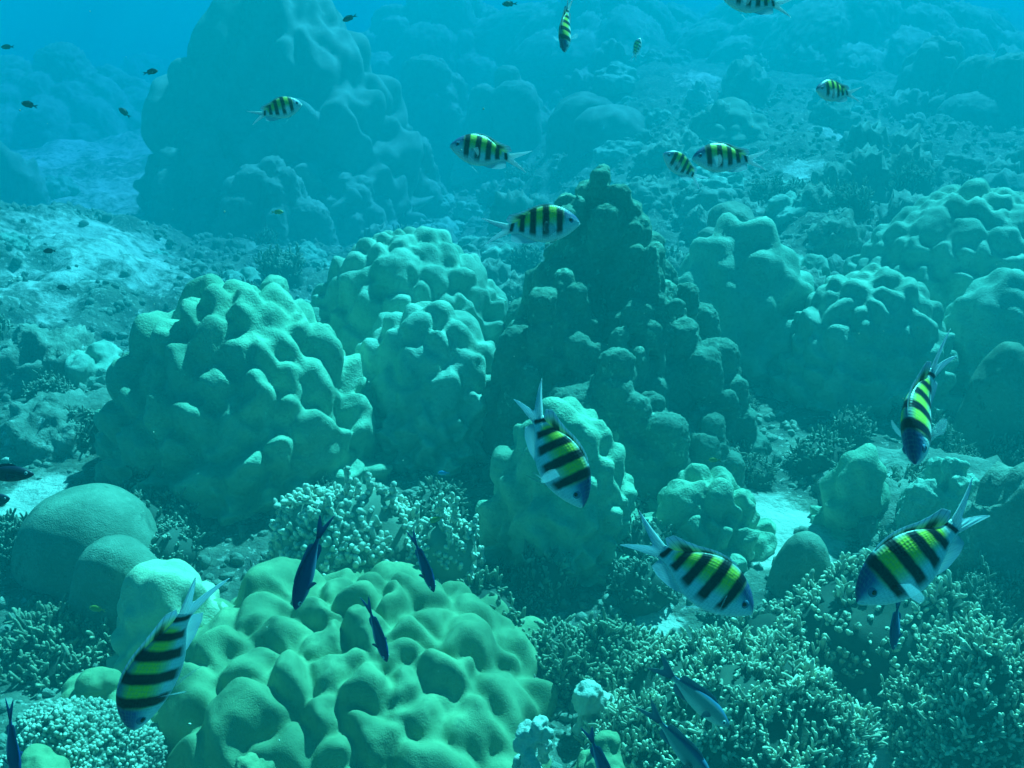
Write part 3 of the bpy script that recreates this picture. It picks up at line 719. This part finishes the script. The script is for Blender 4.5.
M['serg_dorsal'] = mat_fin('sergeant_dorsal', (.50, .60, .20), (.42, .58, .72), True, .5, (.02, .04, .12), .15)
M['serg_tail'] = mat_fin('sergeant_tail', (.80, .86, .88), (.72, .82, .90), False, .5, (.25, .36, .46))
M['serg_anal'] = mat_fin('sergeant_anal', (.70, .78, .82), (.50, .64, .76), False, .5, (.2, .3, .42), .35)
M['serg_fin'] = mat_fin('sergeant_fin', (.26, .36, .46), (.34, .48, .60), False, .6, (.2, .32, .42), .84)
def mat_plainfin(name, a, b): return mat_fin(name, a, b, False, .3)
def mat_slim(name, back, side, belly):
    N = Nodes(name); u, v = N.attr('fu'), N.attr('fv')
    col = N.ramp(v, [(.0, belly), (.25, belly), (.5, side), (.78, side), (.92, back), (1., back)])
    cv = N.n('ShaderNodeCombineXYZ'); N.l(N.math('MULTIPLY', u, 40.), cv.inputs[0]); N.l(N.math('MULTIPLY', v, 18.), cv.inputs[1])
    vo = N.n('ShaderNodeTexVoronoi'); vo.inputs['Scale'].default_value = 1.; vo.inputs['Randomness'].default_value = .3; N.l(cv.outputs[0], vo.inputs['Vector'])
    col = N.mix(N.ramp(vo.outputs['Distance'], [(.4, 0.), (.8, .35)]), col, back)
    N.bsdf(col, .4, .4); return N.m
M['slim'] = mat_slim('navy_fish_skin', (.008, .020, .14), (.010, .035, .16), (.16, .28, .46))
M['slim_fin'] = mat_plainfin('navy_fin', (.012, .03, .16), (.05, .14, .34))
M['grey'] = mat_slim('grey_fish_skin', (.04, .13, .24), (.28, .38, .34), (.50, .60, .54))
M['grey_fin'] = mat_plainfin('grey_fin', (.10, .18, .26), (.16, .28, .34))
M['dark'] = mat_slim('dark_fish_skin', (.008, .012, .04), (.010, .016, .04), (.02, .03, .06))
M['dark_fin'] = mat_plainfin('dark_fin', (.01, .016, .05), (.02, .04, .10))
M['green'] = mat_slim('green_fish_skin', (.22, .30, .05), (.34, .40, .06), (.40, .44, .14))
M['green_fin'] = mat_plainfin('green_fin', (.3, .36, .08), (.4, .46, .2))
M['sky'] = mat_slim('light_blue_fish_skin', (.03, .30, .60), (.05, .36, .62), (.2, .45, .6))
M['sky_fin'] = mat_plainfin('light_blue_fin', (.05, .3, .6), (.2, .45, .6))
N_ = Nodes('eye_white'); N_.bsdf((.55, .62, .62), .15, .6); M['eye'] = N_.m
N_ = Nodes('eye_pupil'); N_.bsdf((.004, .005, .008), .08, .6); M['pupil'] = N_.m
N_ = Nodes('eye_navy'); N_.bsdf((.10, .20, .34), .15, .6); M['eye_navy'] = N_.m

def frame(S, T, dors, cam_tilt, nose_cam, L):
    """snout/tail-tip picture points -> centre and rotation; cam_tilt: dorsal lean to the viewer, nose_cam: nose towards the viewer"""
    d = Vector((S[0] - T[0], T[1] - S[1])); pix = d.length; d /= pix
    c = math.sqrt(max(1e-3, 1 - nose_cam ** 2))
    fw = (RGT * d.x + UPV * d.y) * c - FWD * nose_cam
    dist = L * F * c / pix
    dn = Vector((dors[0], -dors[1])).normalized()
    up = (RGT * dn.x + UPV * dn.y) * math.sqrt(1 - cam_tilt ** 2) - FWD * cam_tilt
    up = (up - fw * up.dot(fw)).normalized(); left = up.cross(fw)
    R = Matrix((fw, left, up)).transposed().to_4x4()
    mid = atd((S[0] + T[0]) / 2, (S[1] + T[1]) / 2, dist)
    return mid, R, dist

def add_eye(root, k, bend, x, y, z, r, mats):
    V0, F0 = ICO[3]
    for s in (1, -1):
        V = V0 * [r, r * .42, r] + [x, s * y, z]
        e = mesh('eye', bend_fn(V, bend), F0, mats[0], root)
        Vp = ICO[2][0] * [r * .52, r * .30, r * .52] + [x, s * (y + r * .25), z]
        mesh('pupil', bend_fn(Vp, bend), ICO[2][1], mats[1], e)

def sergeant(S, T, dors, label, L=.118, cam_tilt=.0, nose_cam=0., bend=0., pect=.6, detail=True, fold=1.0):
    """striped damselfish, unit body length 1 (snout +.5), tail to -.86"""
    mid, R, dist = frame(S, T, dors, cam_tilt, nose_cam, L)
    k = L / 1.36; root = empty('sergeant_fish'); root.matrix_world = Matrix.Translation(mid) @ R @ Matrix.Scale(k, 4) @ Matrix.Translation((.18, 0, 0))
    tag(root, label, 'fish', 'black and yellow striped fish over the reef')
    V, Fc, fu, fv = body_mesh(SERG, 110, 44)
    # mouth: small pout with a cleft
    snz = V[:, 0] > .455; V[snz, 2] -= .012 * ((V[snz, 0] - .455) / .045)
    cleft = np.exp(-((V[:, 2] + .022) / .006) ** 2) * (V[:, 0] > .462); V[:, 1] *= 1 - .45 * cleft; V[:, 0] -= .008 * cleft
    gill = np.exp(-((fu - (.235 - .10 * (fv - .45) ** 2 * 4)) / .007) ** 2) * (fv > .12) * (fv < .8); V[:, 1] *= 1 - .07 * gill
    mesh('body', bend_fn(V, bend), Fc, M['serg'], root, {'fu': fu, 'fv': fv})
    n = 56; t = np.linspace(.27, .93, n); top = curve(t, SERG['t'], SERG['top'])
    # dorsal: low spiny front, pointed soft rear lobe sweeping back
    hgt = np.interp(t, [.27, .33, .45, .66, .74, .80, .86, .93], [.010, .028, .034, .036, .062, .100, .07, .012]) * fold
    back = np.interp(t, [.27, .6, .72, .80, .86, .93], [.03, .05, .10, .19, .18, .05])
    hgt = hgt * (1 + .05 * np.abs(np.sin(np.linspace(0, 13 * PI, n))) * (t < .66))
    B = np.stack([.5 - t, 0 * t, top - .012], 1); E = np.stack([.5 - t - back, 0 * t, top + hgt - back * .28], 1)
    V, Fc, fu, fv = fin_mesh(B, E, .016); o = mesh('dorsal_fin', bend_fn(V, bend), Fc, M['serg_dorsal'], root, {'fu': fu, 'fv': fv, 'fb': .27 + .66 * fu + .03})
    t = np.linspace(.60, .92, 36); bt = curve(t, SERG['t'], SERG['bot'])
    hgt = np.interp(t, [.60, .66, .74, .80, .92], [.015, .065, .105, .09, .015]); back = np.interp(t, [.6, .7, .78, .92], [.05, .14, .22, .06])
    B = np.stack([.5 - t, 0 * t, bt + .012], 1); E = np.stack([.5 - t - back, 0 * t, bt - hgt + back * .30], 1)
    V, Fc, fu, fv = fin_mesh(B, E, .014); mesh('anal_fin', bend_fn(V, bend), Fc, M['serg_anal'], root, {'fu': fu, 'fv': fv})
    n = 60; B = np.stack([np.full(n, -.475), 0 * np.arange(n), np.linspace(-.060, .062, n)], 1)
    E = poly([(-.56, -.086), (-.70, -.125), (-.87, -.185), (-.78, -.112), (-.68, -.052), (-.585, .0), (-.68, .055), (-.79, .122), (-.90, .205), (-.71, .135), (-.56, .088)], n)
    E = np.stack([E[:, 0], 0 * E[:, 0], E[:, 1]], 1)
    V, Fc, fu, fv = fin_mesh(B, E, .026, 12, .012); mesh('tail_fin', bend_fn(V, bend), Fc, M['serg_tail'], root, {'fu': fu, 'fv': fv})
    for s in (1, -1):
        n = 22; a = np.linspace(-.62, .5, n); ln = .235 * (np.cos((a - .1) * 1.25) ** .5)
        B = np.stack([.20 - .006 * np.sin(a), s * (.088 + 0 * a), -.035 + .028 * np.sin(a * 1.5)], 1)
        ox = math.cos(pect); oy = math.sin(pect)
        E = np.stack([.20 - ln * np.cos(a) * ox, s * (.088 + ln * np.cos(a) * oy), -.045 + ln * np.sin(a) - .02], 1)
        V, Fc, fu, fv = fin_mesh(B, E, .008, 8, .01); mesh('pectoral_fin', bend_fn(V, bend), Fc, M['serg_fin'], root, {'fu': fu, 'fv': fv})
        n = 14; q = np.linspace(0, 1, n)
        B = np.stack([.19 - .05 * q, s * (.035 + 0 * q), -.198 - .012 * q], 1)
        E = np.stack([.07 - .16 * (1 - q) ** 1.0 * .9 - .0 * q, s * (.055 + .06 * (1 - q)), -.27 - .08 * (1 - q) + .03 * q], 1)
        V, Fc, fu, fv = fin_mesh(B, E, .012, 8); mesh('pelvic_fin', bend_fn(V, bend), Fc, M['serg_fin'], root, {'fu': fu, 'fv': fv})
    add_eye(root, k, bend, .365, .079, .030, .043, (M['eye_navy'], M['pupil']))
    return root

def slim_fish(S, T, dors, label, L=.09, cam_tilt=.0, nose_cam=0., bend=0., skin='slim', name='blue_chromis', deep=1.0, group='slender dark blue fish over the reef', dist=None):
    mid, R, dd = frame(S, T, dors, cam_tilt, nose_cam, L)
    if dist: L *= dist / dd; mid, R, dd = frame(S, T, dors, cam_tilt, nose_cam, L)
    k = L / 1.34; root = empty(name); root.matrix_world = Matrix.Translation(mid) @ R @ Matrix.Scale(k, 4) @ Matrix.Translation((.17, 0, 0))
    tag(root, label, 'fish', group)
    Z = np.array([1, 1, deep])
    V, Fc, fu, fv = body_mesh(SLIM, 60, 28); mesh('body', bend_fn(V * Z, bend), Fc, M[skin], root, {'fu': fu, 'fv': fv})
    fm = M[skin + '_fin']
    t = np.linspace(.28, .88, 30); top = curve(t, SLIM['t'], SLIM['top']) * deep
    hgt = np.interp(t, [.28, .36, .6, .76, .88], [.01, .045, .05, .07, .01]); back = np.interp(t, [.28, .6, .78, .88], [.03, .06, .13, .04])
    V, Fc, fu, fv = fin_mesh(np.stack([.5 - t, 0 * t, top - .01], 1), np.stack([.5 - t - back, 0 * t, top + hgt - back * .15], 1), .012, 6)
    mesh('dorsal_fin', bend_fn(V, bend), Fc, fm, root, {'fu': fu, 'fv': fv})
    t = np.linspace(.6, .88, 20); bt = curve(t, SLIM['t'], SLIM['bot']) * deep
    hgt = np.interp(t, [.6, .72, .88], [.01, .07, .01]); back = np.interp(t, [.6, .76, .88], [.04, .12, .04])
    V, Fc, fu, fv = fin_mesh(np.stack([.5 - t, 0 * t, bt + .01], 1), np.stack([.5 - t - back, 0 * t, bt - hgt + back * .15], 1), .012, 6)
    mesh('anal_fin', bend_fn(V, bend), Fc, fm, root, {'fu': fu, 'fv': fv})
    n = 44; B = np.stack([np.full(n, -.48), np.zeros(n), np.linspace(-.032, .034, n)], 1)
    E = poly([(-.55, -.06), (-.70, -.115), (-.84, -.15), (-.76, -.08), (-.64, .0), (-.76, .08), (-.84, .155), (-.70, .12), (-.55, .062)], n); E = np.stack([E[:, 0], 0 * E[:, 0], E[:, 1]], 1)
    V, Fc, fu, fv = fin_mesh(B, E, .02, 8); mesh('tail_fin', bend_fn(V, bend), Fc, fm, root, {'fu': fu, 'fv': fv})
    for s in (1, -1):
        n = 12; a = np.linspace(-.5, .4, n); ln = .16 * np.cos(a * 1.2) ** .5
        V, Fc, fu, fv = fin_mesh(np.stack([.2 + 0 * a, s * (.078 + 0 * a), -.03 + .02 * a], 1), np.stack([.2 - ln * np.cos(a) * .85, s * (.078 + ln * .4), -.035 + ln * np.sin(a)], 1), .006, 5)
        mesh('pectoral_fin', bend_fn(V, bend), Fc, fm, root, {'fu': fu, 'fv': fv})
    add_eye(root, k, bend, .385, .060, .02, .030, (M['eye'], M['pupil']))
    return root

def tiny_fish(px, py, w, heading, label, skin='dark', dist=3.0, name='small_fish', group='tiny dark fish in the blue haze', deep=1.6):
    a = math.radians(heading); dx, dy = math.cos(a) * w / 2, -math.sin(a) * w / 2
    return slim_fish((px + dx, py + dy), (px - dx, py - dy), (0, -1), label, .05, 0, 0, .2, skin, name, deep, group, dist)

sergeant((132, 730), (196, 562), (-1, -.35), 'large striped fish nose down at lower left over the knobbed coral', cam_tilt=.86, bend=.45, pect=.9)
sergeant((583, 505), (515, 388), (.9, -.5), 'striped fish diving in the middle with raised forked tail', cam_tilt=.40, nose_cam=.18, bend=.5, pect=.9)
sergeant((753, 612), (629, 532), (.5, -.86), 'striped fish side-on above the finger coral with clear dark eye', cam_tilt=.08, bend=.35, pect=1.25)
sergeant((897, 460), (938, 342), (-1, -.3), 'striped fish nose down facing the viewer above the right rocky ledge', cam_tilt=.78, nose_cam=.55, bend=.6, pect=.7)
sergeant((856, 601), (1000, 503), (-.6, -.8), 'largest striped fish at right with white forked tail', L=.125, cam_tilt=.18, bend=-.4, pect=1.2)
sergeant((580, 222), (484, 231), (0, -1), 'striped fish facing right in front of the tower top', cam_tilt=.05, bend=.15, pect=.3)
sergeant((450, 145), (529, 163), (.1, -1), 'striped fish facing left between the mountain and the tower', cam_tilt=.05, bend=.15, pect=.3)
sergeant((300, 101), (252, 120), (-.2, -1), 'small striped fish in front of the huge hazy coral mountain', cam_tilt=.15, nose_cam=-.3, bend=.2)
sergeant((662, 155), (705, 182), (.4, -1), 'smaller of the two overlapping striped fish tilted nose up', cam_tilt=.15, nose_cam=.3, bend=.1)
sergeant((692, 158), (768, 160), (0, -1), 'darker of two overlapping striped fish before the pale lumpy coral', cam_tilt=.05, bend=-.1)
sergeant((812, 93), (861, 92), (0, -1), 'small striped fish alone over the right hazy slope', cam_tilt=.1, nose_cam=.45, bend=.3)
sergeant((722, -4), (794, 7), (0, -1), 'striped fish cut off by the top edge of the picture', cam_tilt=.0, bend=-.1)
sergeant((564, 53), (567, -6), (-1, -.1), 'striped fish swimming straight down at top centre, seen from above', cam_tilt=.9, nose_cam=.1, bend=.2, pect=1.1)
sergeant((640, 38), (634, 60), (-1, 0), 'faint tiny striped fish far off near top centre', cam_tilt=.4, bend=.1)

slim_fish((295, 610), (324, 512), (-.9, -.2), 'dark blue fish nose down over the middle of the knobbed coral', cam_tilt=.85, bend=.15)
slim_fish((434, 592), (411, 528), (.9, -.2), 'dark blue fish diving over the right shoulder of the knobbed coral', cam_tilt=.75, bend=-.1)
slim_fish((387, 662), (366, 595), (.9, -.2), 'dark blue fish lowest over the centre of the knobbed coral', cam_tilt=.7, bend=-.1)
slim_fish((893, 650), (899, 594), (-1, 0), 'dark blue fish hanging under the largest striped fish', cam_tilt=.45)
slim_fish((17, 782), (6, 698), (1, 0), 'dark blue fish nose down at the bottom left corner', cam_tilt=.6, bend=.1)
slim_fish((612, 790), (586, 726), (.9, -.3), 'dark blue fish leaving the bottom edge over the olive knob', cam_tilt=.6)
slim_fish((729, 727), (653, 660), (.6, -.8), 'grey green fish with blue back over the finger thicket', L=.10, cam_tilt=.2, skin='grey', name='grey_chromis')
slim_fish((712, 782), (642, 702), (.7, -.7), 'dark backed grey fish at the bottom edge before the finger thicket', L=.10, cam_tilt=.55, skin='grey', name='grey_chromis')
slim_fish((34, 474), (-40, 474), (0, -1), 'dark fish entering at the left edge above the smooth dome', L=.12, skin='dark', name='dark_damselfish', group='dark damselfish at the left edge')
slim_fish((10, 498), (-35, 508), (0, -1), 'dark fish just below the other at the left edge', L=.1, skin='dark', name='dark_damselfish', deep=1.4, group='dark damselfish at the left edge')
tiny_fish(30, 105, 18, 165, 'tiny dark fish above the pale sand plateau')
tiny_fish(50, 251, 14, 180, 'tiny dark fish low over the sand at left')
tiny_fish(150, 72, 16, 10, 'tiny dark fish left of the coral mountain top')
tiny_fish(8, 47, 14, 180, 'tiny dark fish in open water at the upper left edge', dist=4)
tiny_fish(125, 113, 16, 140, 'tiny dark fish between sand plateau and coral mountain', dist=4.2)
tiny_fish(350, 18, 16, 200, 'tiny dark fish right of the coral mountain top', dist=3.6)
tiny_fish(510, 4, 16, 180, 'tiny dark fish at top edge near the middle', dist=3.8)
tiny_fish(64, 288, 15, 170, 'tiny dark fish over the rubble left of the lobed mound', dist=4.5)
for a in ((277, 212, 13, 0, 'tiny yellow green fish below the coral mountain', 4.0), (98, 609, 18, 170, 'tiny yellow fish left of the bright pale coral', 2.2),
          (715, 460, 13, 180, 'tiny yellow green fish below the dark tower', 2.8), (437, 519, 16, 200, 'tiny green fish among the white knobby coral', 2.6)):
    tiny_fish(a[0], a[1], a[2], a[3], a[4], 'green', a[5], 'small_fish', 'tiny yellow green fish near the corals')
tiny_fish(444, 473, 13, 180, 'tiny light blue fish right of the white cauliflower coral', 'sky', 3.0, 'small_fish', None)
